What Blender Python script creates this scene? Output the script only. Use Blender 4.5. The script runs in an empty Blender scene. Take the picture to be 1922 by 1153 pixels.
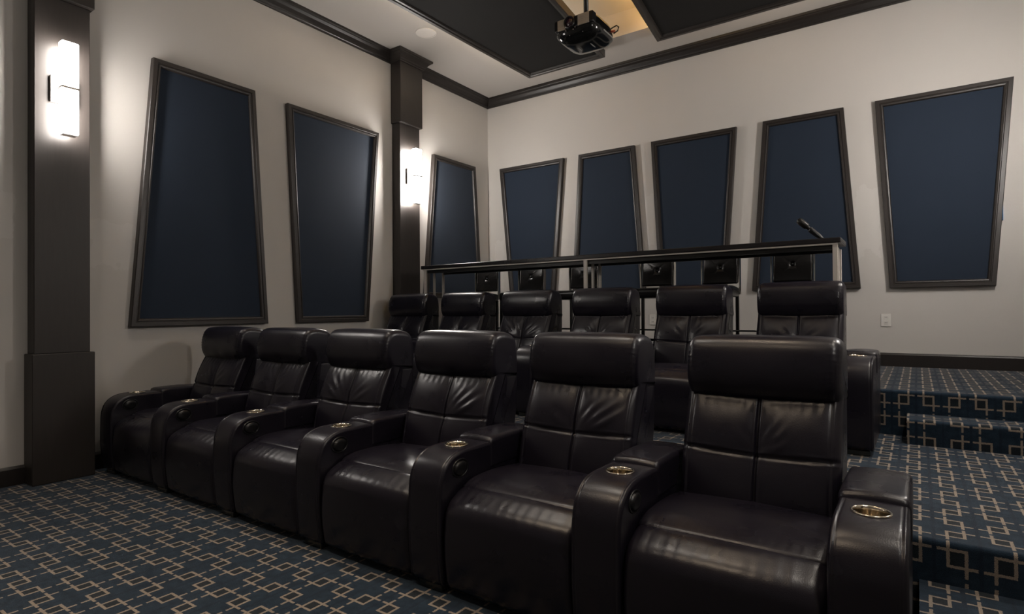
import bpy, bmesh, math, random
from mathutils import Vector, Matrix
from math import sin, cos, pi, sqrt, exp, atan2

# ------------------------------------------------------------------ camera, world, exposure
scn = bpy.context.scene
COL = scn.collection
F_PX = 1090.57
YAW, PITCH, ROLL = 0.609172553, 8.53052083e-03, -6.80961249e-03
EYE = Vector((0, 0, 1.17))
fw = Vector((-sin(YAW)*cos(PITCH), cos(YAW)*cos(PITCH), sin(PITCH)))
rt = Vector((cos(YAW), sin(YAW), 0)); up = rt.cross(fw)
rt2 = rt*cos(ROLL) + up*sin(ROLL); up2 = -rt*sin(ROLL) + up*cos(ROLL)
cam_d = bpy.data.cameras.new('camera'); cam = bpy.data.objects.new('camera', cam_d); COL.objects.link(cam)
cam_d.sensor_width = 36; cam_d.lens = F_PX/1922*36; cam_d.clip_start = .05
m = Matrix((rt2, up2, -fw)).transposed().to_4x4(); m.translation = EYE
cam.matrix_world = m
scn.camera = cam
w = bpy.data.worlds.new('world'); scn.world = w; w.use_nodes = True
w.node_tree.nodes['Background'].inputs[0].default_value = (.03, .03, .03, 1)
w.node_tree.nodes['Background'].inputs[1].default_value = 0.3
scn.view_settings.view_transform = 'Standard'; scn.view_settings.look = 'None'
scn.view_settings.exposure = 1.25; scn.view_settings.gamma = 1
scn.view_settings.use_curve_mapping = False

SCONCE = 45.0        # glass emission of the wall sconces
DOWN = 5.0          # ceiling downlights, W each
COVE = 30.0          # warm white strips on top of the ceiling panels; back-edge ones are added
AMBER = 22.0          # amber strip beside the projector gap

# ------------------------------------------------------------------ room numbers
XL, XR, YB, YF = -5.12, 1.08, 6.75, -4.0
Z1, Z2 = .31, .617           # platforms
P1Y, P2Y = 2.68, 4.76        # platform edges
ZC, ZT = 4.255, 4.52         # soffit, tray ceiling

# ------------------------------------------------------------------ materials
def mat(name, col, rough=.5, metal=0, spec=.5, emit=None, es=0):
    mt = bpy.data.materials.new(name); mt.use_nodes = True
    b = mt.node_tree.nodes['Principled BSDF']
    b.inputs['Base Color'].default_value = (*col, 1); b.inputs['Roughness'].default_value = rough
    b.inputs['Metallic'].default_value = metal; b.inputs['Specular IOR Level'].default_value = spec
    if emit:
        b.inputs['Emission Color'].default_value = (*emit, 1); b.inputs['Emission Strength'].default_value = es
    return mt
class NT:
    def __init__(s, mt): s.t = mt.node_tree; s.b = s.t.nodes['Principled BSDF']
    def n(s, typ, **kw):
        nd = s.t.nodes.new(typ)
        for k, v in kw.items(): setattr(nd, k, v)
        return nd
    def l(s, a, b): s.t.links.new(a, b)
    def m(s, op, a, b=None, c=None):
        nd = s.n('ShaderNodeMath', operation=op)
        for i, v in enumerate((a, b, c)):
            if v is None: continue
            if isinstance(v, (int, float)): nd.inputs[i].default_value = v
            else: s.l(v, nd.inputs[i])
        return nd.outputs[0]
    def coord(s, which='Object'): return s.n('ShaderNodeTexCoord').outputs[which]
    def geo(s): return s.n('ShaderNodeNewGeometry').outputs['Position']
    def noise(s, vec, scale, detail=3, rough=.5):
        nd = s.n('ShaderNodeTexNoise'); nd.inputs['Scale'].default_value = scale
        nd.inputs['Detail'].default_value = detail; nd.inputs['Roughness'].default_value = rough
        s.l(vec, nd.inputs['Vector']); return nd.outputs['Fac']
    def mix(s, fac, a, b):
        nd = s.n('ShaderNodeMix', data_type='RGBA')
        if isinstance(fac, (int, float)): nd.inputs[0].default_value = fac
        else: s.l(fac, nd.inputs[0])
        for i, v in ((6, a), (7, b)):
            if isinstance(v, tuple): nd.inputs[i].default_value = (*v, 1)
            else: s.l(v, nd.inputs[i])
        return nd.outputs[2]
    def bump(s, h, strength, dist):
        nd = s.n('ShaderNodeBump'); nd.inputs['Strength'].default_value = strength
        nd.inputs['Distance'].default_value = dist; s.l(h, nd.inputs['Height']); s.l(nd.outputs[0], s.b.inputs['Normal'])

def leather(name, c0, c1, r0, r1):
    mt = mat(name, c0, .4); t = NT(mt); v = t.coord()
    big = t.noise(v, 6, 3); fine = t.noise(v, 420, 2)
    t.l(t.mix(big, c0, c1), t.b.inputs['Base Color'])
    mr = t.n('ShaderNodeMapRange'); mr.inputs['From Min'].default_value = .3; mr.inputs['From Max'].default_value = .7
    mr.inputs['To Min'].default_value = r0; mr.inputs['To Max'].default_value = r1
    t.l(big, mr.inputs[0]); t.l(mr.outputs[0], t.b.inputs['Roughness'])
    vo = t.n('ShaderNodeTexVoronoi'); vo.inputs['Scale'].default_value = 260; t.l(v, vo.inputs['Vector'])
    h = t.m('ADD', t.m('MULTIPLY', vo.outputs['Distance'], .6), t.m('MULTIPLY', fine, .5))
    t.bump(h, .22, .0012)
    return mt
M = {}
M['leather'] = leather('brown_black_leather', (.0074, .0065, .0120), (.0106, .0083, .0142), .25, .36)
M['stool'] = leather('black_gloss_leather', (.008, .008, .008), (.011, .010, .010), .2, .28)

def wood(name, a, b, rough=.38):
    mt = mat(name, a, rough); t = NT(mt); v = t.coord()
    mp = t.n('ShaderNodeMapping'); mp.inputs['Scale'].default_value = (14, 14, 1.4); t.l(v, mp.inputs[0])
    n = t.noise(mp.outputs[0], 4, 5, .6)
    t.l(t.mix(n, a, b), t.b.inputs['Base Color']); t.bump(n, .06, .002)
    return mt
M['wood'] = wood('espresso_wood', (.020, .0165, .0145), (.034, .0275, .0245), .48)
M['trim'] = wood('dark_trim_wood', (.012, .0095, .0085), (.021, .0165, .0145), .4)
M['frame'] = wood('panel_frame_wood', (.018, .0145, .013), (.030, .024, .021), .42)

def fabric(name, a, b, sheen=.12):
    mt = mat(name, a, .85, spec=.3); t = NT(mt); v = t.coord()
    n = t.noise(v, 900, 2); n2 = t.noise(v, 3, 2)
    c = t.mix(n2, a, b)
    t.l(t.mix(t.m('MULTIPLY', n, .5), c, tuple(x*1.7 for x in b)), t.b.inputs['Base Color'])
    t.b.inputs['Sheen Weight'].default_value = sheen; t.b.inputs['Sheen Roughness'].default_value = .4
    t.bump(n, .35, .001)
    return mt
M['navy'] = fabric('navy_acoustic_cloth', (.0105, .0178, .031), (.0133, .0218, .038), .2)
M['dark_cloth'] = fabric('charcoal_ceiling_cloth', (.0075, .0068, .0065), (.0095, .0085, .008), .02)

def wall_mat():
    base = (.57, .545, .515)
    mt = mat('greige_wall_paint', base, .7, spec=.3); t = NT(mt); p = t.geo()
    n = t.noise(p, 1.3, 3)
    c = t.mix(n, base, tuple(x*.95 for x in base))
    sep = t.n('ShaderNodeSeparateXYZ'); t.l(p, sep.inputs[0])
    X, Y, Z = sep.outputs
    edge = t.noise(p, 9, 4)
    # touched-up paint patches: (axis along wall, centre, half size, z, half height, which wall)
    tot = None
    for wall, u0, du, z0, dz in (('L', 1.93, .17, 1.72, .17), ('L', 1.23, .10, 1.85, .16), ('B', -.40, .10, 2.05, .33), ('B', -4.93, .08, 1.85, .34), ('B', -2.66, .05, 2.3, .3)):
        u = Y if wall == 'L' else X
        a = t.m('DIVIDE', t.m('ABSOLUTE', t.m('SUBTRACT', u, u0)), du)
        b = t.m('DIVIDE', t.m('ABSOLUTE', t.m('SUBTRACT', Z, z0)), dz)
        d = t.m('ADD', t.m('MAXIMUM', a, b), t.m('MULTIPLY', t.m('SUBTRACT', edge, .5), 1.3))
        k = t.m('LESS_THAN', d, 1.0)
        on = t.m('LESS_THAN', X, XL+.05) if wall == 'L' else t.m('GREATER_THAN', Y, YB-.05)
        k = t.m('MULTIPLY', k, on)
        tot = k if tot is None else t.m('MAXIMUM', tot, k)
    c = t.mix(t.m('MULTIPLY', tot, .35), c, (.66, .64, .615))
    t.l(c, t.b.inputs['Base Color'])
    t.bump(t.noise(p, 160, 2), .08, .002)
    return mt
M['wall'] = wall_mat()
M['ceiling'] = mat('ceiling_paint', (.52, .49, .46), .8, spec=.2)
t = NT(M['ceiling']); t.bump(t.noise(t.geo(), 130, 2), .06, .002)
M['white_plastic'] = mat('white_plastic', (.72, .70, .66), .4)
M['speaker_white'] = mat('speaker_grille_white', (.70, .66, .62), .6)
M['glass'] = mat('lit_opal_glass', (.9, .9, .9), .3, emit=(1, .94, .88), es=SCONCE)
M['glass_dim'] = mat('dimmed_opal_glass', (.9, .9, .9), .3, emit=(1, .94, .88), es=SCONCE*.56)
M['glass_far'] = mat('bright_opal_glass', (.9, .9, .9), .3, emit=(1, .94, .88), es=SCONCE*1.28)
M['nickel'] = mat('brushed_nickel', (.62, .60, .57), .3, 1)
M['chrome'] = mat('chrome', (.80, .77, .72), .12, 1)
M['cup'] = mat('brushed_steel_cup', (.78, .70, .58), .11, 1)
M['post'] = mat('satin_post_paint', (.60, .56, .51), .42, .1)
M['black_metal'] = mat('black_metal', (.012, .011, .010), .35, .2)
M['black_plastic'] = mat('black_plastic', (.008, .008, .009), .3)
M['black_gloss'] = mat('black_gloss_plastic', (.006, .006, .006), .12)
M['smoke'] = mat('smoked_plastic', (.02, .022, .02), .15)
M['grey_trim'] = mat('grey_plastic_trim', (.30, .29, .27), .4)
M['vent'] = mat('beige_vent_plastic', (.36, .31, .25), .5)
M['lens'] = mat('coated_lens_glass', (.02, .005, .012), .05, spec=1)
M['red'] = mat('red_plug', (.30, .06, .03), .4)
M['tape'] = mat('blue_painters_tape', (.05, .19, .42), .6)
M['top'] = wood('black_counter_wood', (.014, .012, .013), (.020, .017, .018), .25)
M['cove'] = mat('warm_led_strip', (.9, .8, .6), .5, emit=(1, .84, .64), es=COVE)
M['amber'] = mat('amber_led_strip', (.9, .6, .3), .5, emit=(1, .55, .14), es=AMBER)
M['lamp'] = mat('downlight_lens', (.9, .9, .9), .5, emit=(1, .86, .70), es=30)
M['screen'] = mat('projection_screen', (.45, .45, .45), .8)
M['button'] = mat('stool_button', (.010, .010, .010), .15)

def carpet_mat():
    mt = mat('blue_link_pattern_carpet', (.02, .04, .06), .95, spec=.15); t = NT(mt)
    uv = t.coord('UV'); sep = t.n('ShaderNodeSeparateXYZ'); t.l(uv, sep.inputs[0])
    # fuzzy edges of the tufts
    wob = t.n('ShaderNodeTexNoise'); wob.inputs['Scale'].default_value = 240; wob.inputs['Detail'].default_value = 1; t.l(uv, wob.inputs['Vector'])
    ws = t.n('ShaderNodeSeparateXYZ'); t.l(wob.outputs['Color'], ws.inputs[0])
    ux = t.m('ADD', sep.outputs[0], t.m('MULTIPLY', t.m('SUBTRACT', ws.outputs[0], .5), .006))
    vy = t.m('ADD', sep.outputs[1], t.m('MULTIPLY', t.m('SUBTRACT', ws.outputs[1], .5), .006))
    P, Q, hx, hy, hw = .137, .150, .0268, .030, .0054
    cu = t.m('DIVIDE', t.m('SUBTRACT', ux, -2.549-P/2), P); cv = t.m('DIVIDE', t.m('SUBTRACT', vy, 1.4545-Q/2), Q)
    iu = t.m('FLOOR', cu); iv = t.m('FLOOR', cv)
    par = t.m('FLOORED_MODULO', t.m('ADD', iu, iv), 2.0)
    sgn = t.m('SUBTRACT', 1.0, t.m('MULTIPLY', par, 2.0))
    a = t.m('MULTIPLY', t.m('MULTIPLY', t.m('SUBTRACT', t.m('SUBTRACT', cu, iu), .5), P), sgn)
    b = t.m('MULTIPLY', t.m('SUBTRACT', t.m('SUBTRACT', cv, iv), .5), Q)
    na = t.m('MULTIPLY', a, -1.0); nb = t.m('MULTIPLY', b, -1.0)
    def seg(along, across, off, lo, hi):
        k = t.m('LESS_THAN', t.m('ABSOLUTE', t.m('SUBTRACT', across, off)), hw)
        k = t.m('MULTIPLY', k, t.m('GREATER_THAN', along, lo))
        return t.m('MULTIPLY', k, t.m('LESS_THAN', along, hi))
    gap = .0075
    s = [seg(a, b, hy, -hx-hw, P/2-gap), seg(na, nb, hy, -hx-hw, P/2-gap),
         seg(b, a, hx, -hy-hw, Q/2-gap), seg(nb, na, hx, -hy-hw, Q/2-gap)]
    tan = t.m('MAXIMUM', t.m('MAXIMUM', s[0], s[1]), t.m('MAXIMUM', s[2], s[3]))
    inside = t.m('MULTIPLY', t.m('LESS_THAN', t.m('ABSOLUTE', a), hx), t.m('LESS_THAN', t.m('ABSOLUTE', b), hy))
    dark = t.m('GREATER_THAN', t.m('ABSOLUTE', a), P/2-.006)
    n = t.noise(uv, 22, 4, .65); f = t.noise(uv, 330, 2)
    nr = t.n('ShaderNodeMapRange'); nr.inputs['From Min'].default_value = .34; nr.inputs['From Max'].default_value = .66; t.l(n, nr.inputs[0])
    base = t.mix(nr.outputs[0], (.007, .017, .031), (.017, .034, .056))
    base = t.mix(t.m('MULTIPLY', dark, .55), base, (.008, .014, .028))
    base = t.mix(t.m('MULTIPLY', inside, .7), base, (.013, .015, .016))
    c = t.mix(tan, base, (.265, .22, .178))
    c2 = t.n('ShaderNodeMix', data_type='RGBA', blend_type='MULTIPLY'); c2.inputs[0].default_value = 1
    t.l(c, c2.inputs[6])
    mr = t.n('ShaderNodeMapRange'); mr.inputs['From Min'].default_value = .25; mr.inputs['From Max'].default_value = .75
    mr.inputs['To Min'].default_value = .55; mr.inputs['To Max'].default_value = 1.4; t.l(f, mr.inputs[0])
    t.l(mr.outputs[0], c2.inputs[7])
    t.l(c2.outputs[2], t.b.inputs['Base Color'])
    t.b.inputs['Sheen Weight'].default_value = .15
    t.bump(f, .5, .003)
    return mt
M['carpet'] = carpet_mat()

# ------------------------------------------------------------------ mesh helpers
def link(name, me, mt, parent=None, smooth=False):
    o = bpy.data.objects.new(name, me); COL.objects.link(o)
    if mt is not None and not me.materials: me.materials.append(mt)
    if smooth:
        me.polygons.foreach_set('use_smooth', [True]*len(me.polygons))
    if parent is not None: o.parent = parent
    return o
def pyd(name, vs, fs, mt, parent=None, smooth=False):
    me = bpy.data.meshes.new(name); me.from_pydata([tuple(v) for v in vs], [], fs); me.update()
    bm = bmesh.new(); bm.from_mesh(me); bmesh.ops.recalc_face_normals(bm, faces=bm.faces); bm.to_mesh(me); bm.free()
    return link(name, me, mt, parent, smooth)
def fromb(name, bm, mt, parent=None, smooth=False):
    me = bpy.data.meshes.new(name); bmesh.ops.recalc_face_normals(bm, faces=bm.faces); bm.to_mesh(me); bm.free()
    return link(name, me, mt, parent, smooth)
def bbox(bm, x0, x1, y0, y1, z0, z1, bev=0, seg=2):
    r = bmesh.ops.create_cube(bm, size=1)
    for v in r['verts']:
        v.co = Vector((x0+(v.co.x+.5)*(x1-x0), y0+(v.co.y+.5)*(y1-y0), z0+(v.co.z+.5)*(z1-z0)))
    if bev:
        es = list({e for v in r['verts'] for e in v.link_edges})
        bmesh.ops.bevel(bm, geom=es, offset=bev, segments=seg, affect='EDGES', profile=.5)
def box(name, x0, x1, y0, y1, z0, z1, mt, parent=None, bev=0, seg=2):
    bm = bmesh.new(); bbox(bm, x0, x1, y0, y1, z0, z1, bev, seg)
    return fromb(name, bm, mt, parent, False)
def tube(bm, pts, r, n=8, closed=False):
    pts = [Vector(p) for p in pts]; rings = []
    for i, p in enumerate(pts):
        d = (pts[min(i+1, len(pts)-1)] - pts[max(i-1, 0)]).normalized()
        a = d.cross(Vector((0, 0, 1)) if abs(d.z) < .9 else Vector((1, 0, 0))).normalized(); b = d.cross(a)
        rr = r[i] if isinstance(r, (list, tuple)) else r
        rings.append([bm.verts.new(p + (a*cos(2*pi*k/n) + b*sin(2*pi*k/n))*rr) for k in range(n)])
    for A, B in zip(rings, rings[1:]):
        for k in range(n): bm.faces.new((A[k], A[(k+1) % n], B[(k+1) % n], B[k]))
    bm.faces.new(rings[0][::-1]); bm.faces.new(rings[-1])
def lathe(bm, prof, n=32, c=(0, 0, 0), axis='Z'):
    rings = []
    for r, h in prof:
        ring = []
        for k in range(n):
            a = 2*pi*k/n; p = (r*cos(a), r*sin(a), h)
            if axis == 'Y': p = (p[0], p[2], p[1])
            if axis == 'X': p = (p[2], p[0], p[1])
            ring.append(bm.verts.new(Vector(p) + Vector(c)))
        rings.append(ring)
    for A, B in zip(rings, rings[1:]):
        for k in range(n): bm.faces.new((A[k], A[(k+1) % n], B[(k+1) % n], B[k]))
    return rings
def thing(name, label, cat, loc=(0, 0, 0), group=None):
    o = bpy.data.objects.new(name, None); COL.objects.link(o); o.location = loc; o.empty_display_size = .1
    o['label'] = label; o['category'] = cat
    if group: o['group'] = group
    return o
def tag(o, label, cat, group=None):
    o['label'] = label; o['category'] = cat
    if group: o['group'] = group
    return o
def struct(o, label, cat='room'):
    o['kind'] = 'structure'; o['label'] = label; o['category'] = cat
    return o
def copy_tree(o, parent=None):
    c = o.copy(); COL.objects.link(c)
    if parent is not None: c.parent = parent
    for ch in o.children: copy_tree(ch, c)
    return c

def fillet(ctrl, n):
    """closed polyline [(y,z,r)] -> n evenly spaced points with rounded corners"""
    out = []; N = len(ctrl)
    for i in range(N):
        p = Vector(ctrl[i][:2]); r = ctrl[i][2]
        a = Vector(ctrl[i-1][:2]); b = Vector(ctrl[(i+1) % N][:2])
        da = a-p; db = b-p
        d = min(r, da.length*.49, db.length*.49)
        if d < 1e-5: out.append(p); continue
        s = p+da.normalized()*d; e = p+db.normalized()*d
        for k in range(9):
            u = k/8; out.append(s*(1-u)**2 + p*2*u*(1-u) + e*u*u)
    L = [0]
    for i in range(len(out)): L.append(L[-1]+(out[(i+1) % len(out)]-out[i]).length)
    res = []; j = 0
    for k in range(n):
        d = L[-1]*k/n
        while L[j+1] < d: j += 1
        seg = L[j+1]-L[j]
        u = (d-L[j])/seg if seg > 1e-9 else 0
        res.append(out[j].lerp(out[(j+1) % len(out)], u))
    return res
def sweep(name, ctrl, hw, mt, parent=None, n=96, nx=24, r=.02, disp=None, warp=None, rs=6):
    """profile in YZ swept along X from -hw to hw with rounded ends; disp(x,y,z,ny,nz) pushes along the normal"""
    P = fillet(ctrl, n)
    area = sum(P[i].x*P[(i+1) % n].y - P[(i+1) % n].x*P[i].y for i in range(n))
    N = []
    for i in range(n):
        d = (P[(i+1) % n]-P[i-1]).normalized(); nn = Vector((d.y, -d.x))
        N.append(nn if area > 0 else -nn)
    st = []
    for k in range(rs):
        a = pi/2*(1-k/rs); st.append((-(hw-r) - r*sin(a), r*(1-cos(a))))
    for k in range(nx+1): st.append((-(hw-r)+2*(hw-r)*k/nx, 0))
    for k in range(1, rs+1):
        a = pi/2*k/rs; st.append(((hw-r)+r*sin(a), r*(1-cos(a))))
    vs = []
    for x, ins in st:
        for p, q in zip(P, N):
            d = disp(x, p.x, p.y, q.x, q.y) if disp else 0
            v = p + q*(d-ins)
            co = (x, v.x, v.y)
            vs.append(warp(*co) if warp else co)
    fs = []
    for i in range(len(st)-1):
        for k in range(n):
            fs.append((i*n+k, i*n+(k+1) % n, (i+1)*n+(k+1) % n, (i+1)*n+k))
    fs.append(tuple(range(n))); fs.append(tuple(range((len(st)-1)*n, len(st)*n))[::-1])
    return pyd(name, vs, fs, mt, parent, True)

# ------------------------------------------------------------------ setting: floor and platforms with unfolded carpet
def carpet_strip(name, x0, x1, prof, parent=None, du=0):
    """prof: list of (y,z,v) - strip with UV in metres"""
    vs = []; fs = []; uvs = []
    for y, z, v in prof: vs += [(x0, y, z), (x1, y, z)]; uvs += [(x0+du, v), (x1+du, v)]
    for i in range(len(prof)-1): fs.append((2*i, 2*i+1, 2*i+3, 2*i+2))
    me = bpy.data.meshes.new(name); me.from_pydata(vs, [], fs); me.update()
    uvl = me.uv_layers.new(name='UVMap')
    for lp in me.loops: uvl.data[lp.index].uv = uvs[lp.vertex_index]
    me.materials.append(M['carpet'])
    o = bpy.data.objects.new(name, me); COL.objects.link(o)
    if parent is not None: o.parent = parent
    return o
def nosing(y, z0, z1, v0, r=.018, back=None, vend=None):
    """riser from z0 up to z1 at y, rounded nose, then tread to back"""
    p = [(y, z0, v0), (y, z1-r, v0+(z1-r-z0))]; v = v0+(z1-r-z0)
    for k in range(1, 6):
        a = pi/2*k/5; p.append((y+r*(1-cos(a)), z1-r+r*sin(a), v+r*a))
    v = v+r*pi/2
    p.append((back, z1, v+(back-y-r)))
    return p
# solid floor slab + carpets (normals up / toward camera)
fl = carpet_strip('floor', XL-.1, XR+.1, [(YF-.1, 0, YF-.1), (P1Y+.05, 0, P1Y+.05)])
struct(fl, 'lower floor in blue carpet with tan linked squares', 'floor')
p1 = carpet_strip('carpeted_platform', XL-.05, XR+.05, nosing(P1Y, 0, Z1, P1Y-Z1+.032, back=P2Y+.03), du=-.056)
struct(p1, 'first raised carpeted platform carrying the back row of recliners', 'platform')
# squares on the upper riser are centred at z .558: v = 1.4545 + 21*.15 = 4.6045 -> offset
v2 = 1.4545+.15*20 - (.558-Z1)
p2 = carpet_strip('carpeted_platform', XL-.05, XR+.05, nosing(P2Y, Z1, Z2, v2, back=YB+.02))
struct(p2, 'highest carpeted platform under the bar stools along the back wall', 'platform')
def step(label, x0, x1, y0, y1, z0, z1, vv):
    o = carpet_strip('carpeted_step', x0, x1, nosing(y0, z0, z1, vv, back=y1))
    struct(o, label, 'step')
    # closed left end of the step
    pr = nosing(y0, z0, z1, 0, back=y1)
    vs = [(x0, y, z) for y, z, v in pr]+[(x0, y1, z0)]
    me = bpy.data.meshes.new('step_end'); me.from_pydata(vs, [], [tuple(range(len(vs)))]); me.update()
    uvl = me.uv_layers.new(name='UVMap')
    for lp in me.loops:
        q = vs[lp.vertex_index]; uvl.data[lp.index].uv = (q[1], q[2])
    me.materials.append(M['carpet'])
    e = bpy.data.objects.new('step_end', me); COL.objects.link(e); e.parent = o
step('half-height carpeted step against the highest platform, at right', -.065, XR+.02, 4.49, P2Y+.01, Z1, .467, 1.4545+.15*22-.02)
step('half-height carpeted step up to the first platform, beside the front row', -.005, XR+.02, 2.36, P1Y+.01, 0, .152, 1.4545+.15*5)

struct(box('wall_left', XL-.15, XL, YF-.1, YB+.15, -.02, ZT+.15, M['wall']), 'left wall painted warm grey, hung with three dark panels', 'wall')
struct(box('wall_back', XL-.15, XR+.15, YB, YB+.15, -.02, ZT+.15, M['wall']), 'back wall painted warm grey behind the bar, hung with five panels', 'wall')
struct(box('wall_right', XR, XR+.15, YF-.1, YB+.15, -.02, ZT+.15, M['wall']), 'right wall painted warm grey beside the aisle', 'wall')
struct(box('wall_front', XL-.15, XR+.15, YF-.15, YF, -.02, ZT+.15, M['wall']), 'front wall behind the viewer', 'wall')
# ceiling: tray and soffit border
ce = box('ceiling', XL-.1, XR+.1, YF-.1, YB+.1, ZT, ZT+.1, M['ceiling'])
struct(ce, 'recessed tray ceiling lit warm above the dark panels', 'ceiling')
SX0, SX1, SY0, SY1 = -3.70, -.35, -3.0, 6.02
bm = bmesh.new()
bbox(bm, XL-.05, SX0, YF-.05, YB+.05, ZC, ZT+.02); bbox(bm, SX1, XR+.05, YF-.05, YB+.05, ZC, ZT+.02)
bbox(bm, SX0, SX1, SY1, YB+.05, ZC, ZT+.02); bbox(bm, SX0, SX1, YF-.05, SY0, ZC, ZT+.02)
struct(fromb('ceiling', bm, M['ceiling']), 'lower ceiling border around the tray', 'ceiling')

# crown mouldings
CB = 4.135
crown_prof = [(0, CB), (.014, CB), (.018, CB+.012), (.026, CB+.018), (.032, CB+.034), (.052, CB+.066), (.074, CB+.084), (.078, CB+.092), (.092, CB+.096), (.094, ZC), (0, ZC)]
def moulding(bm, path, prof, closed=False):
    """path: list of xy points, room interior on the right-hand side of the direction of travel"""
    rings = []; n = len(path)
    for i, p in enumerate(path):
        p = Vector(p)
        def nrm(a, b):
            d = (Vector(b)-Vector(a)).normalized(); return Vector((d.y, -d.x))
        if i == 0: o = nrm(path[0], path[1])
        elif i == n-1: o = nrm(path[-2], path[-1])
        else:
            a = nrm(path[i-1], path[i]); b = nrm(path[i], path[i+1]); o = (a+b)/(1+a.dot(b))
        rings.append([bm.verts.new((p.x+o.x*d, p.y+o.y*d, z)) for d, z in prof])
    k = len(prof)
    for A, B in zip(rings, rings[1:]):
        for j in range(k): bm.faces.new((A[j], A[(j+1) % k], B[(j+1) % k], B[j]))
    bm.faces.new(rings[0]); bm.faces.new(rings[-1][::-1])
def run(name, path, prof, label, mt='trim', cat='trim'):
    bm = bmesh.new(); moulding(bm, path, prof)
    return struct(fromb(name, bm, M[mt]), label, cat)
CW = .185   # half width of a pilaster block
C1Y, C2Y = 1.563, 5.025
run('trim_1', [(XL, YF), (XL, YB), (XR, YB)], crown_prof, 'dark wood crown moulding along the left and back walls')
run('trim_2', [(XR, YB), (XR, YF)], crown_prof, 'dark wood crown moulding along the right wall')
bb = lambda z: [(0, z), (.018, z), (.018, z+.112), (.012, z+.122), (.006, z+.13), (0, z+.13)]
run('baseboard_left', [(XL, YF), (XL, P1Y)], bb(0), 'dark wood baseboard on the left wall at the lower floor', cat='baseboard')
run('baseboard_back', [(XL, YB), (XR, YB)], bb(Z2), 'dark wood baseboard along the back wall on the highest platform', cat='baseboard')

# ------------------------------------------------------------------ pilasters with sconces
def pilaster(y, z0, label, side=-1):
    c = thing('pilaster', label, 'column', ((XL+.002) if side < 0 else (XR-.002), y, z0))
    s = -side
    def bx(nm, d, hw, a, b, bev=.004):
        x0, x1 = (0, d) if s > 0 else (-d, 0)
        return box(nm, x0, x1, -hw, hw, a-z0, b-z0, M['wood'], c, bev, 1)
    base_top = .90 if z0 < .2 else z0+.70
    bx('base', .165, CW, z0, base_top)
    bx('shaft', .130, .166, base_top, 3.42)
    bx('capital', .165, CW, 3.42, CB+.01)
    bm = bmesh.new()
    pr = [(d, z-z0) for d, z in crown_prof]
    if s > 0: path = [(0, -CW), (.165, -CW), (.165, CW), (0, CW)]
    else: path = [(0, CW), (-.165, CW), (-.165, -CW), (0, -CW)]
    # interior lies on the outer side of the block: travel so that outward is on the right
    moulding(bm, path, pr)
    fromb('crown', bm, M['wood'], c)
    return c
def sconce(y, label, side=-1, zc=2.765, glass='glass'):
    s = -side; x0 = (XL+.134) if side < 0 else (XR-.134)
    c = thing('sconce', label, 'lamp', (x0, y, zc), 'wall sconces')
    def B(nm, xa, xb, ya, yb, za, zb, mt, bev=0, p=c):
        if s < 0: xa, xb = -xb, -xa
        return box(nm, xa, xb, ya, yb, za, zb, mt, p, bev, 3)
    B('backplate', 0, .02, -.085, .085, -.095, .095, M['nickel'], .003)
    B('stem', .02, .06, -.015, .015, -.015, .015, M['nickel'])
    B('glass_shade', .055, .125, -.05, .05, .008, .325, M[glass], .007)
    B('glass_shade', .055, .125, -.05, .05, -.325, -.008, M[glass], .007)
    B('center_band', .05, .13, -.053, .053, -.008, .008, M['nickel'], .002)
    B('end_cap', .062, .118, -.043, .043, .325, .331, M['nickel'])
    B('end_cap', .062, .118, -.043, .043, -.331, -.325, M['nickel'])
    return c
pilaster(C1Y, 0, 'dark wood wall column at far left, with a plinth on the floor')
pilaster(C2Y, Z2, 'dark wood wall column between the second and third left wall panels')
sconce(C1Y+.005, 'lit white wall sconce on the column at far left', glass='glass_dim')
sconce(C2Y+.02, 'lit white wall sconce on the farther column of the left wall', zc=2.80)
for yy, zz, wh in ((C2Y, Z2, 'beside the highest platform'), (C1Y-.1, 0, 'beside the front row')):
    pilaster(yy, zz, 'dark wood wall column on the right wall '+wh+', outside the view', 1)
    sconce(yy, 'lit white wall sconce on the right wall '+wh+', outside the view', 1, glass='glass_far' if yy > 3 else 'glass_dim')

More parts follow.
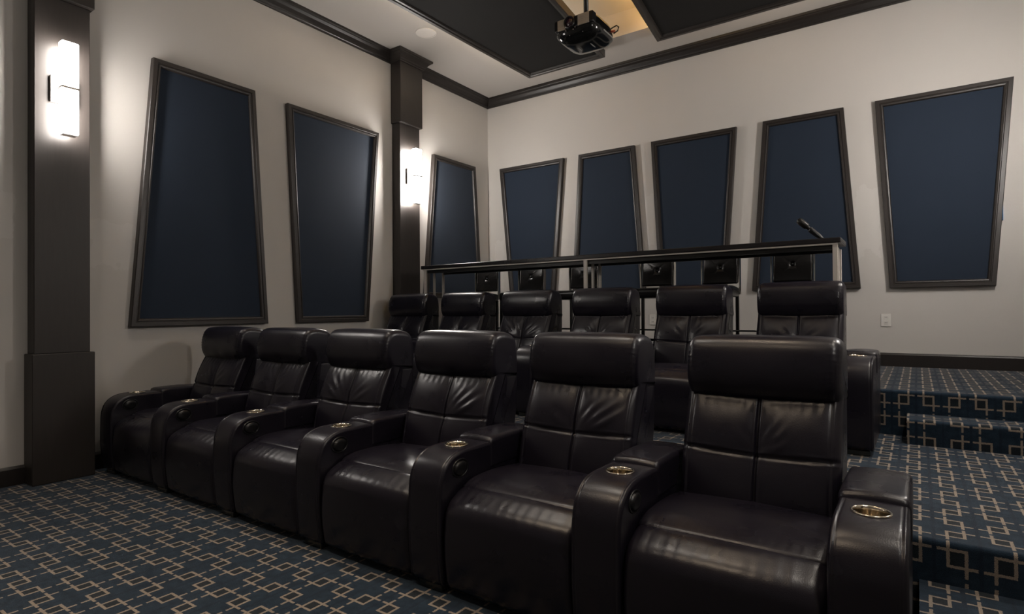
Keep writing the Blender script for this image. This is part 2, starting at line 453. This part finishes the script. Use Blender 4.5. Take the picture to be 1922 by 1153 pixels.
# ------------------------------------------------------------------ acoustic panels
def inset_poly(q, d):
    n = len(q); out = []
    for i in range(n):
        a, p, b = Vector(q[i-1]), Vector(q[i]), Vector(q[(i+1) % n])
        e1 = (p-a).normalized(); e2 = (b-p).normalized()
        n1 = Vector((-e1.y, e1.x)); n2 = Vector((-e2.y, e2.x))
        m_ = (n1+n2)/(1+n1.dot(n2)); out.append(p+m_*d)
    return out
FRAME = [(0, .004), (0, .050), (.005, .056), (.034, .056), (.039, .049), (.044, .049), (.049, .055), (.059, .052), (.065, .040), (.068, .020), (.068, .004)]
def acoustic(name, quad, to3, label, cat, group, cloth, frame=FRAME, inset=.066, h=.030):
    """quad ccw as seen from the room; to3(u,v,h) -> world"""
    us = sum(p[0] for p in quad)/4; vs_ = sum(p[1] for p in quad)/4
    org = Vector(to3(us, vs_, 0))
    c = thing(name, label, cat, org, group)
    T = lambda u, v, hh: Vector(to3(u, v, hh))-org
    rings = [(inset_poly(quad, d), hh) for d, hh in frame]
    for e in range(4):
        f = (e+1) % 4
        vs = []; fs = []; k = len(rings)
        for poly, hh in rings: vs += [T(*poly[e], hh), T(*poly[f], hh)]
        for i in range(k): j = (i+1) % k; fs.append((2*i, 2*i+1, 2*j+1, 2*j))
        fs.append(tuple(range(0, 2*k, 2))); fs.append(tuple(range(1, 2*k, 2))[::-1])
        pyd('frame_rail', vs, fs, M['frame'], c)
    q = inset_poly(quad, inset)
    vs = [T(*p, h) for p in q]+[T(*p, .006) for p in q]
    fs = [(0, 1, 2, 3), (7, 6, 5, 4)]+[(i, i+4, (i+1) % 4+4, (i+1) % 4) for i in range(4)]
    pyd('cloth_panel', vs, fs, M[cloth], c)
    return c
# left wall: seen from the room, u = Y, v = Z ; to the right is +Y
toL = lambda u, v, hh: (XL+hh, u, v)
toB = lambda u, v, hh: (u, YB-hh, v)
k = (5.12-.045)/5.02   # numbers below were measured on the plane x=-5.02
def LP(pts): return [(y*k, (z-1.17)*k+1.17) for y, z in pts]
acoustic('acoustic_panel', LP([(2.006, 1.072), (3.177, 1.078), (3.051, 3.24), (2.177, 3.24)]), toL, 'navy cloth acoustic panel narrowing upward, on the left wall next to the left column', 'wall panel', 'navy acoustic panels', 'navy')
acoustic('acoustic_panel', LP([(3.499, 1.078), (4.40, 1.079), (4.56, 3.222), (3.391, 3.226)]), toL, 'navy cloth acoustic panel narrowing downward, middle one on the left wall', 'wall panel', 'navy acoustic panels', 'navy')
acoustic('acoustic_panel', LP([(5.31, 1.36), (6.46, 1.36), (6.325, 3.19), (5.482, 3.186)]), toL, 'navy cloth acoustic panel on the left wall between the far column and the corner', 'wall panel', 'navy acoustic panels', 'navy')
kb = (YB-.045)/6.64
def BP(pts): return [(x*kb, (z-1.17)*kb+1.17) for x, z in pts]
names = ['in the left corner of the back wall, narrowing downward', 'second from the left on the back wall, narrowing upward', 'middle one of five on the back wall, narrowing downward',
         'second from the right on the back wall', 'at the right end of the back wall']
for (xa, xb, xc, xd, zb_), nm in zip([(-4.66, -3.95, -3.795, -4.83, 1.36), (-3.675, -2.675, -2.806, -3.568, 1.362), (-2.50, -1.735, -1.611, -2.592, 1.392), (-1.465, -.455, -.585, -1.337, 1.381), (-.215, .572, .710, -.318, 1.373)], names):
    acoustic('acoustic_panel', BP([(xa, zb_), (xb, zb_), (xc, 3.19), (xd, 3.193)]), toB, 'navy cloth acoustic panel '+nm, 'wall panel', 'navy acoustic panels', 'navy')
tp = box('painter_tape', .628, .6325, YB-.045, YB-.006, 1.955, 2.13, M['tape'])
tag(tp, 'small strip of blue painter tape on the right edge of the rightmost panel', 'tape')

# ceiling panels hang in the tray; seen from below
ZP = 4.165
def hung(quad, label, lit, amber=()):
    to = lambda u, v, hh: (u, v, ZP-hh)
    fr = [(0, -.02), (0, .058), (.006, .065), (.040, .065), (.048, .056), (.066, .052), (.074, .036), (.074, -.02)]
    c = acoustic('ceiling_panel', quad, to, label, 'ceiling panel', 'dark panels under the ceiling', 'dark_cloth', fr, .072, .034)
    # hanger rods and warm strips on the hidden top
    qi = inset_poly(quad, .22)
    for p in qi:
        bm = bmesh.new(); tube(bm, [Vector((p.x, p.y, ZP-.008))-c.location, Vector((p.x, p.y, ZT+.01))-c.location], .008, 8)
        fromb('hanger_rod', bm, M['black_metal'], c)
    qs = inset_poly(quad, .10); qq = inset_poly(quad, .13)
    for e in lit+amber:
        f = (e+1) % 4
        a0, a1, b1, b0 = qs[e], qs[f], qq[f], qq[e]
        if e == 3:   # back-edge strip, added to brighten the back wall, stops short of the gap
            if quad[0][0] < -3: a0, b0 = a0.lerp(a1, .5), b0.lerp(b1, .5)
            else: a1, b1 = a1.lerp(a0, .38), b1.lerp(b0, .38)
        vs = [Vector((*p, ZP+z_))-c.location for z_ in (.0, .02) for p in (a0, a1, b1, b0)]
        fs = [(0, 1, 2, 3), (4, 5, 6, 7), (0, 1, 5, 4), (1, 2, 6, 5), (2, 3, 7, 6), (3, 0, 4, 7)]
        pyd('led_strip', vs, fs, M['amber' if e in amber else 'cove'], c)
hung([(-3.97, 6.105), (-4.074, 3.0), (-2.573, 3.0), (-2.925, 6.105)], 'dark cloth ceiling panel at left, in front of which the projector hangs', (0, 3))
hung([(-2.296, 6.09), (-1.937, 3.0), (-.96, 3.0), (-.60, 6.09)], 'dark cloth ceiling panel to the right of the projector', (3,), (0,))

# ------------------------------------------------------------------ recliners
W_SEAT, ARM_HW = .300, .094
# folds in the upper back cushion: side, angle, distance and reach from the seam crossing, depth, width, curl
FOLDS = {3: [(1, .26, .16, .075, .0060, .014, .9), (1, .52, .14, .07, .0055, .014, .7), (1, .84, .11, .06, .0040, .013, .5), (-1, .5, .10, .05, .0018, .016, 0)],
         11: [(1, .45, .11, .06, .0028, .015, .4), (1, .85, .12, .05, .0024, .014, .3), (-1, .6, .10, .05, .0026, .016, .3), (-1, .98, .12, .05, .002, .014, 0)],
         5: [(1, .42, .075, .042, .0042, .012, 1.2), (1, .72, .09, .045, .0040, .012, 1.2), (1, 1.02, .10, .05, .003, .012, .8), (-1, .8, .08, .04, .0014, .014, 0)],
         8: [(-1, .30, .14, .07, .0050, .014, .6), (-1, .56, .14, .07, .0055, .014, .6), (-1, .86, .12, .06, .0045, .013, .4), (1, .36, .13, .06, .0035, .013, .6), (1, .70, .12, .06, .0032, .013, .5)]}
def variant_backrest(seed, parent):
    folds = FOLDS[seed]
    def disp(x, y, z, ny, nz):
        if ny > -.2: return 0
        zs = .622 - .012*(1-(x/.28)**2)
        d = -.008*exp(-(x/.0050)**2) - .009*exp(-((z-zs)/.0050)**2)
        d += .0028*(exp(-((abs(x)-.0105)/.0035)**2) + exp(-((abs(z-zs)-.0105)/.0035)**2))
        ax = min(abs(x)/.285, 1)
        top = z > zs
        t_ = max(0, min(1, (z-zs)/.20 if top else (zs-z)/.20))
        edge = 1-exp(-abs(x)/.03)
        d += .021*edge*(1-ax**6)*(.25+.75*sin(pi*min(1, t_*1.02))**.7)*(1 if top else .75)
        d -= .010*(1-edge)*exp(-((z-zs)/.05)**2)
        d += .004*exp(-((abs(x)-.262)/.0045)**2) - .002*exp(-((abs(x)-.252)/.004)**2)
        if top:
            # each fold: a curved ridge that fans out from the seam crossing
            for sd, th0, r0, rw, am, wd, cv in folds:
                X_ = x*sd
                if X_ < .012: continue
                rr = sqrt(X_*X_+(z-zs)**2); th = atan2(z-zs, X_) - th0 - cv*(rr-.10)
                o = th*rr
                g = exp(-((rr-r0)/rw)**2)
                d += am*g*(exp(-(o/wd)**2) - .6*exp(-((o-1.9*wd)/wd)**2))
            d += .0006*sin(x*150+seed)*exp(-((z-.80)/.03)**2)
        return d
    return sweep('backrest', [(.515, .36, .03), (.575, .62, .15), (.655, .80, .1), (.70, .90, .03), (.80, .90, .02), (.76, .62, .1), (.70, .36, .02)], .286, M['leather'], parent, n=170, nx=150, r=.022, disp=disp)

def seat_warp(x, y, z):
    f = max(0, min(1, (.42-y)/.30)); c = 1-(x/.30)**2
    g = max(0, min(1, (z-.10)/.28))
    return (x, y-.030*c*f*g, z+(.010*c if z > .33 else 0))
def build_recliner(label, seed):
    root = thing('recliner', label, 'recliner')
    rnd = random.Random(seed*7+1)
    ph = rnd.uniform(0, 6)
    def sdisp(x, y, z, ny, nz):
        d = 0
        if nz > .3:
            d += .0022*sin(60*(y+.5*x)+ph)*exp(-((x-.18)/.09)**2-((y-.26)/.07)**2)
            d += .0012*sin(x*190+ph)*exp(-((y-.165)/.018)**2)
        return d
    sweep('seat_cushion', [(.134, .30, .01), (.128, .430, .018), (.20, .452, .08), (.36, .456, .10), (.60, .43, .02), (.60, .30, .01)], W_SEAT, M['leather'], root, n=96, nx=48, r=.02, disp=sdisp, warp=seat_warp)
    def fdisp(x, y, z, ny, nz):
        d = .0011*(sin(x*210+ph)+sin(x*137+2*ph))*exp(-((z-.395)/.026)**2) if ny < 0 else 0
        if ny < 0: d += .006*(1-(x/.3)**2)
        return d
    sweep('footrest', [(.165, .28, .01), (.156, .425, .016), (.115, .424, .03), (.018, .375, .10), (.000, .20, .12), (.022, .032, .03), (.10, .03, .01), (.16, .10, .01)], W_SEAT+.002, M['leather'], root, n=96, nx=40, r=.03, disp=fdisp, warp=seat_warp)
    variant_backrest(seed, root)
    sh = sweep('back_shell', [(.60, .335, .02), (.63, .62, .1), (.70, .835, .02), (.882, .835, .02), (.878, .60, .2), (.80, .335, .02)], .283, M['leather'], root, n=70, nx=10, r=.025)
    # headrest roll wraps over the top
    def hdisp(x, y, z, ny, nz):
        d = .008*(1-(x/.28)**4)
        e = max(0, (abs(x)-.225)/.06)
        if ny < .3: d += .0024*min(1, e)*sin(300*z+3*y)*exp(-((z-.96)/.07)**2)
        d += .0012*sin(x*40+seed)*exp(-((z-.86)/.04)**2)
        return d
    hr = sweep('headrest', [(.73, .808, .02), (.665, .815, .035), (.632, .88, .07), (.632, .97, .08), (.668, 1.058, .08), (.77, 1.064, .10), (.865, 1.04, .09), (.888, .94, .08), (.885, .80, .015), (.80, .80, .02)], .287, M['leather'], root, n=110, nx=40, r=.034, disp=hdisp, rs=8)
    bx = box('base_frame', -.28, .28, .08, .76, .03, .28, M['black_plastic'], root, .01)
    return root
# ---- arm prototype, hollowed for the cup
def build_arm_mesh():
    o = sweep('armrest', [(.020, .032, .015), (.000, .20, .1), (.006, .572, .165), (.345, .570, .02), (.79, .545, .03), (.79, .032, .02)], ARM_HW, M['leather'], None, n=150, nx=64, r=.012,
              disp=lambda x, y, z, ny, nz: (.004*(1-(x/ARM_HW)**2) if (ny < -.3 or nz > .5) else 0) + (.0030*exp(-((abs(x)-.086)/.0030)**2) - .0016*exp(-((abs(x)-.077)/.0025)**2) if (y < .335 and (ny < -.05 or nz > .5)) else 0))
    bm = bmesh.new(); lathe_r = lathe(bm, [(.0465, .47), (.0465, .62)], 40, (0, .215, 0))
    bm.faces.new(lathe_r[0][::-1]); bm.faces.new(lathe_r[1])
    c = fromb('cutter', bm, None)
    md = o.modifiers.new('cut', 'BOOLEAN'); md.object = c; md.operation = 'DIFFERENCE'; md.solver = 'EXACT'
    dg = bpy.context.evaluated_depsgraph_get(); dg.update()
    me = bpy.data.meshes.new_from_object(o.evaluated_get(dg))
    bpy.data.objects.remove(o); bpy.data.objects.remove(c)
    me.name = 'armrest'
    return me
arm_me = build_arm_mesh()
if not arm_me.materials: arm_me.materials.append(M['leather'])
def build_arm(root, x, control):
    a = bpy.data.objects.new('armrest', arm_me); COL.objects.link(a); a.parent = root; a.location = (x, 0, 0)
    pd = sweep('arm_pad', [(.338, .45, .02), (.338, .590, .035), (.50, .594, .1), (.74, .582, .03), (.74, .45, .02)], ARM_HW+.005, M['leather'], a, n=70, nx=14, r=.02,
               disp=lambda x, y, z, ny, nz: .007*(1-(x/.1)**2) if nz > .5 else 0)
    bm = bmesh.new()
    z0 = .574
    lathe(bm, [(.0465, z0-.003), (.0535, z0), (.054, z0+.003), (.052, z0+.0055), (.0475, z0+.005), (.0455, z0+.001), (.0450, z0-.01), (.043, z0-.085), (.040, z0-.090), (.0005, z0-.090)], 48, (0, .215, 0))
    cp = fromb('cup_holder', bm, M['cup'], a, True)
    if control:
        bm = bmesh.new()
        # oval recessed control: ring and dark plate on the inner side
        n = 36; rings = []
        for f, dx in ((1.12, -.002), (1.10, .003), (1.02, .005), (.95, .003), (.90, -.001), (.86, .000), (.84, .005), (.74, .010), (.50, .013), (.2, .014)):
            rings.append([bm.verts.new((ARM_HW+dx, .130+.049*f*cos(2*pi*k/n), .502+.037*f*sin(2*pi*k/n))) for k in range(n)])
        for A, B in zip(rings, rings[1:]):
            for k in range(n): bm.faces.new((A[k], A[(k+1) % n], B[(k+1) % n], B[k]))
        bm.faces.new(rings[-1])
        fromb('control_panel', bm, M['black_plastic'], a, True)
    bm = bmesh.new(); bbox(bm, -.055, .075, .03, .11, 0, .034, .006, 2)
    fromb('foot', bm, M['smoke'], a)
    bm = bmesh.new(); bbox(bm, -.05, .05, .66, .74, 0, .034, .006, 2)
    fromb('foot', bm, M['smoke'], a)
    return a
ord_f = ['at the left end of the front row, by the left wall', 'second from the left in the front row', 'third from the left in the front row',
         'fourth from the left in the front row', 'fifth from the left in the front row', 'at the right end of the front row, nearest the viewer']
ord_b = ['at the left end of the back row, by the far column', 'second from the left in the back row', 'third from the left in the back row, strongly wrinkled',
         'fourth from the left in the back row', 'fifth from the left in the back row', 'at the right end of the back row, beside the steps']
protos = [build_recliner('', s) for s in (3, 11, 5, 8)]
for p in protos: build_arm(p, -.398, True)
used = set()
def place(i, x, y, z, label, group, sx, extra):
    # a wrinkle variant per seat; the prototype itself is used first
    if i not in used: o = protos[i]; used.add(i)
    else: o = copy_tree(protos[i])
    o.location = (x, y, z); o['label'] = label; o['group'] = group; o.scale = (sx, 1, 1)
    return o
late = []
F_PITCH, B_PITCH = .796, .786
seq_f = [1, 1, 3, 0, 0, 2]; seq_b = [1, 1, 3, 1, 1, 1]
for i in range(6):
    place(seq_f[i], -.516-F_PITCH*(5-i), 1.79, 0, 'dark leather recliner '+ord_f[i], 'front row of recliners', 1, i == 5)
    place(seq_b[i], -.70-B_PITCH*(5-i), 3.95, Z1, 'dark leather recliner '+ord_b[i], 'back row of recliners', .987, i == 5)
for o in [o for o in COL.objects if o.get('category') == 'recliner' and 'right end' in o['label']]:
    build_arm(o, .398, False)

# ------------------------------------------------------------------ bar counter
bar = thing('bar_counter', 'long black bar counter on pale posts, behind the back row of recliners', 'counter', (-2.54, 5.02, Z2))
B0 = Vector((-2.54, 5.02, Z2))
def bb_(nm, x0, x1, y0, y1, z0, z1, mt, bev=.0, seg=2):
    return box(nm, x0-B0.x, x1-B0.x, y0-B0.y, y1-B0.y, z0-B0.z, z1-B0.z, mt, bar, bev, seg)
bb_('countertop', -4.655, -.452, 4.85, 5.22, 1.662, 1.702, M['top'], .007, 3)
bb_('edge_strip', -4.63, -.475, 4.858, 4.870, 1.650, 1.662, M['post'])
bb_('apron', -4.60, -.50, 4.885, 4.905, 1.615, 1.662, M['black_metal'])
bb_('apron', -4.60, -.50, 5.165, 5.185, 1.615, 1.662, M['black_metal'])
for px in (-4.60, -2.553, -.492):
    for py, hw in ((4.873, .017), (5.02, .011), (5.175, .012)):
        bb_('post', px-hw, px+hw, py-.012, py+.012, Z2, 1.662 if py < 5 else 1.64, M['post'], .002, 1)
bm = bmesh.new(); tube(bm, [Vector((-4.6, 5.02, 1.0))-B0, Vector((-.492, 5.02, 1.0))-B0], .0075, 10)
fromb('foot_rail', bm, M['black_metal'], bar, True)

# bar stools
def build_stool():
    r = thing('bar_stool', '', 'stool', (0, 0, 0), 'black tufted bar stools behind the counter')
    hw = .172
    sweep('seat', [(-.20, .675, .02), (-.205, .765, .03), (0, .782, .1), (.20, .765, .03), (.20, .675, .02)], hw, M['stool'], r, n=64, nx=20, r=.022)
    def tuft(x, y, z, ny, nz):
        if ny > -.3: return 0
        rr = sqrt(x*x+((z-.955))**2)
        d = -.020*exp(-(rr/.020)**2) + .012*(1-(x/hw)**2)*(1-((z-.955)/.16)**2)
        for s in (-1, 1):
            d -= .003*exp(-(((z-.955)-s*x*.9)/.012)**2)*exp(-rr/.06)
        return d
    sweep('backrest', [(.170, .80, .02), (.195, .95, .1), (.205, 1.095, .03), (.250, 1.095, .02), (.235, .95, .1), (.215, .80, .02)], hw-.012, M['stool'], r, n=110, nx=56, r=.016, disp=tuft)
    bm = bmesh.new(); lathe(bm, [(.012, .000), (.011, -.005), (.007, -.009), (.0005, -.010)], 16, (0, .196, .955), 'Y'); fromb('tuft_button', bm, M['button'], r, True)
    for s in (-1, 1):
        bm = bmesh.new()
        x0, x1 = (s*hw-.005, s*hw+.005)
        bbox(bm, x0, x1, .180, .230, .70, 1.09, .002, 1)
        fromb('side_rail', bm, M['chrome'], r)
        for yy in (-.18, .19):
            bm = bmesh.new(); bbox(bm, s*(hw-.02)-.014, s*(hw-.02)+.014, yy-.014, yy+.014, 0, .69, .003, 1)
            fromb('leg', bm, M['black_metal'], r)
    bm = bmesh.new(); bbox(bm, -hw+.01, hw-.01, -.19, -.17, .27, .295, .003, 1); fromb('footrest_bar', bm, M['chrome'], r)
    return r
st0 = build_stool()
lab = ['leftmost of the six black tufted bar stools, near the far wall column', 'second black tufted bar stool from the left behind the counter', 'third black tufted bar stool from the left, at the middle counter post',
       'fourth black tufted bar stool from the left, right of the middle counter post', 'fifth black tufted bar stool from the left, in front of a bare wall strip', 'rightmost of the six black tufted bar stools, below the microphone']
for i, x in enumerate((-4.262, -3.625, -2.95, -2.125, -1.512, -.895)):
    o = st0 if i == 0 else copy_tree(st0)
    o.location = (x, 5.39, Z2); o['label'] = lab[i]

# microphone standing tilted on the counter
mic = thing('microphone', 'black microphone tilted on a small stand at the right end of the bar counter', 'microphone', (-.585, 5.0, 1.702))
d = Vector((-.62, .0, .60)).normalized()
bm = bmesh.new(); lathe(bm, [(.0005, .012), (.022, .012), (.028, .006), (.028, 0), (.0005, 0)], 20); fromb('stand', bm, M['black_plastic'], mic)
p0 = Vector((0, 0, .006))
bm = bmesh.new(); tube(bm, [p0, p0+d*.02, p0+d*.04, p0+d*.11, p0+d*.12, p0+d*.13], [.012, .014, .019, .022, .022, .014], 14); fromb('handle', bm, M['black_plastic'], mic, True)
bm = bmesh.new(); tube(bm, [p0+d*.125, p0+d*.135, p0+d*.15, p0+d*.155, p0+d*.215, p0+d*.235, p0+d*.242], [.012, .014, .016, .024, .027, .023, .011], 16); fromb('head', bm, M['black_metal'], mic, True)

# ------------------------------------------------------------------ projector
PX = Vector((-2.375, 4.56, 3.605))
pj = thing('projector', 'black projector hanging upside down from a ceiling pole between the ceiling panels', 'projector', PX)
# hull: convex belly below, flat top, front toward -Y
def hull_pt(u, s):
    """plan outline (rounded hexagon-like), u in 0..1 around, s scale"""
    a = 2*pi*u
    cx, cy = cos(a), sin(a)
    e = 4.5
    rr = (abs(cx/.205)**e+abs(cy/.21)**e)**(-1/e)
    return cx*rr*s, cy*rr*s
rings = []; bm = bmesh.new(); n = 48
for s, z in ((.80, .085), (.90, .075), (.97, .04), (1.0, 0.0), (1.0, -.012), (.96, -.045), (.86, -.075), (.68, -.098), (.4, -.110), (.1, -.114)):
    rings.append([bm.verts.new((*hull_pt(k_/n, s), z)) for k_ in range(n)])
for A, B in zip(rings, rings[1:]):
    for k_ in range(n): bm.faces.new((A[k_], A[(k_+1) % n], B[(k_+1) % n], B[k_]))
bm.faces.new(rings[0]); bm.faces.new(rings[-1])
fromb('body', bm, M['black_gloss'], pj, True)
# grey shell line running round the lower edge
bm = bmesh.new(); pts = [(*hull_pt(k_/n, .99), -.030) for k_ in range(-2, 31)]
tube(bm, pts, .0075, 6); fromb('trim_line', bm, M['grey_trim'], pj, True)
for xx in (-.05, .075):
    bm = bmesh.new(); tube(bm, [(xx, -.19+.0*xx, -.058), (xx, -.12, -.096), (xx, 0, -.112), (xx, .12, -.096)], .005, 6); fromb('ridge', bm, M['grey_trim'], pj, True)
box('front_panel', -.185, .185, -.218, -.15, -.012, .080, M['black_plastic'], pj, .008)
for x0, x1 in ((-.150, -.075), (.045, .150)):
    vnt = box('vent_grille', x0, x1, -.226, -.214, -.015, .075, M['vent'], pj, .003)
    for q in range(5):
        zz = -.004+q*.016
        box('vent_slat', x0+.006, x1-.006, -.2285, -.224, zz, zz+.006, M['vent'], vnt)
bm = bmesh.new(); lathe(bm, [(.052, -.21), (.052, -.240), (.046, -.246), (.040, -.240), (.037, -.228)], 32, (-.03, 0, .03), 'Y'); lb = fromb('lens_barrel', bm, M['black_plastic'], pj, True)
bm = bmesh.new(); r_ = lathe(bm, [(.038, -.228), (.030, -.236), (.018, -.241), (.0005, -.243)], 32, (-.03, 0, .03), 'Y'); fromb('lens', bm, M['lens'], lb, True)
for xx, zz in ((-.07, -.03), (.0, -.035), (.02, -.02)):
    bm = bmesh.new(); r_ = lathe(bm, [(.006, 0), (.006, .004), (.0005, .005)], 10, (xx, -.222, zz), 'Y'); fromb('indicator', bm, M['chrome'], pj, True)
# mount
bm = bmesh.new(); tube(bm, [(0, .02, .11), (0, .02, ZT-PX.z)], .022, 16); fromb('mount_pole', bm, M['black_metal'], pj, True)
bm = bmesh.new(); lathe(bm, [(.0005, ZT-PX.z-.02), (.07, ZT-PX.z-.02), (.075, ZT-PX.z)], 24, (0, .02, 0)); fromb('ceiling_plate', bm, M['black_metal'], pj, True)
box('mount_bracket', -.10, .08, -.05, .09, .085, .115, M['black_metal'], pj, .004)
bm = bmesh.new(); tube(bm, [(.05, .05, .10), (.06, .05, .14)], .012, 10); fromb('mount_knob', bm, M['cup'], pj, True)
bm = bmesh.new(); tube(bm, [(.18, .10, .03), (.20, .13, .06), (.235, .14, .075), (.26, .13, .05), (.255, .12, .015), (.22, .11, -.005)], .006, 8); fromb('cable', bm, M['black_plastic'], pj, True)
bm = bmesh.new(); tube(bm, [(.19, .10, .015), (.235, .11, .015)], .011, 10); fromb('plug', bm, M['red'], pj, True)

# ceiling speaker, wall plates
SP = Vector((-4.412, 4.70, ZC))
sp = thing('ceiling_speaker', 'round white ceiling speaker set in the ceiling border above the far wall column', 'speaker', SP)
bm = bmesh.new(); r_ = lathe(bm, [(.115, 0), (.115, -.006), (.104, -.008), (.102, -.004)], 40); fromb('rim', bm, M['speaker_white'], sp, True)
bm = bmesh.new(); r_ = lathe(bm, [(.102, -.004), (.0005, -.007)], 40); fromb('grille', bm, M['speaker_white'], sp, True)
def plate(name, x, z, label, cat, outlet):
    c = thing(name, label, cat, (x, YB, z))
    box('cover_plate', -.042, .042, -.008, .0, -.062, .062, M['white_plastic'], c, .003)
    if outlet:
        for s in (-1, 1):
            f = box('socket', -.018, .018, -.011, -.006, s*.026-.017, s*.026+.017, M['white_plastic'], c, .003)
            for dx in (-.007, .007): box('slot', dx-.0015, dx+.0015, -.0115, -.010, s*.026-.004, s*.026+.008, M['black_plastic'], f)
    else:
        tgl = box('rocker', -.016, .016, -.012, -.006, -.033, .033, M['white_plastic'], c, .002)
        for s in (-1, 1): box('screw', -.003, .003, -.0095, -.007, s*.048-.003, s*.048+.003, M['nickel'], c)
plate('power_outlet', -.253, 1.065, 'white power outlet on the back wall below and left of the rightmost panel', 'outlet', True)
plate('power_outlet', -2.628, 1.065, 'white power outlet on the back wall between the fourth and fifth back recliners', 'outlet', True)

# projection screen on the front wall, behind the viewer
sc = thing('projection_screen', 'large pale projection screen on the front wall, outside the view', 'screen', (-2.0, YF, 2.0))
box('screen_surface', -1.9, 1.9, .02, .03, -1.05, 1.05, M['screen'], sc)
for a in ((-1.98, 1.98, 1.05, 1.13), (-1.98, 1.98, -1.13, -1.05), (-1.98, -1.9, -1.05, 1.05), (1.9, 1.98, -1.05, 1.05)):
    box('screen_frame', a[0], a[1], 0, .045, a[2], a[3], M['black_metal'], sc)

# recessed downlights in the ceiling border and tray, nearer than the view reaches; those before the seats are added
def downlight(x, y, z, e, label, colour):
    c = thing('downlight', label, 'downlight', (x, y, z), 'recessed downlights outside the view')
    bm = bmesh.new(); lathe(bm, [(.085, 0), (.085, -.006), (.07, -.006), (.062, .0)], 32); fromb('trim_ring', bm, M['white_plastic'], c, True)
    ld = bpy.data.lights.new('downlight_lamp', 'AREA'); ld.shape = 'DISK'; ld.size = .16; ld.energy = e; ld.color = colour; ld.spread = math.radians(85)
    lo = bpy.data.objects.new('downlight_lamp', ld); COL.objects.link(lo); lo.parent = c; lo.location = (0, 0, -.012)
WARM, PALE = (1, .78, .56), (1, .90, .78)
for (x, y, z, e, c, wh) in ((.65, 4.2, ZC, 1, PALE, 'in the right ceiling border above the steps'), (.65, 2.2, ZC, .5, PALE, 'in the right ceiling border above the aisle'),
                            (-3.35, 2.2, ZT, .32, PALE, 'in the tray above the left front recliners'), (-2.25, 2.2, ZT, .5, PALE, 'in the tray above the middle front recliners'), (-1.15, 2.2, ZT, .3, WARM, 'in the tray above the right front recliners'),
                            (-3.35, .2, ZT, .5, PALE, 'added in the tray before the seats at left'), (-2.25, .2, ZT, .75, WARM, 'added in the tray before the seats in the middle'), (-1.15, .2, ZT, .6, WARM, 'added in the tray before the seats at right')):  # this front trio is added to put highlights on the back cushions
    downlight(x, y, z, DOWN*e, 'white downlight '+wh+', outside the view', c)
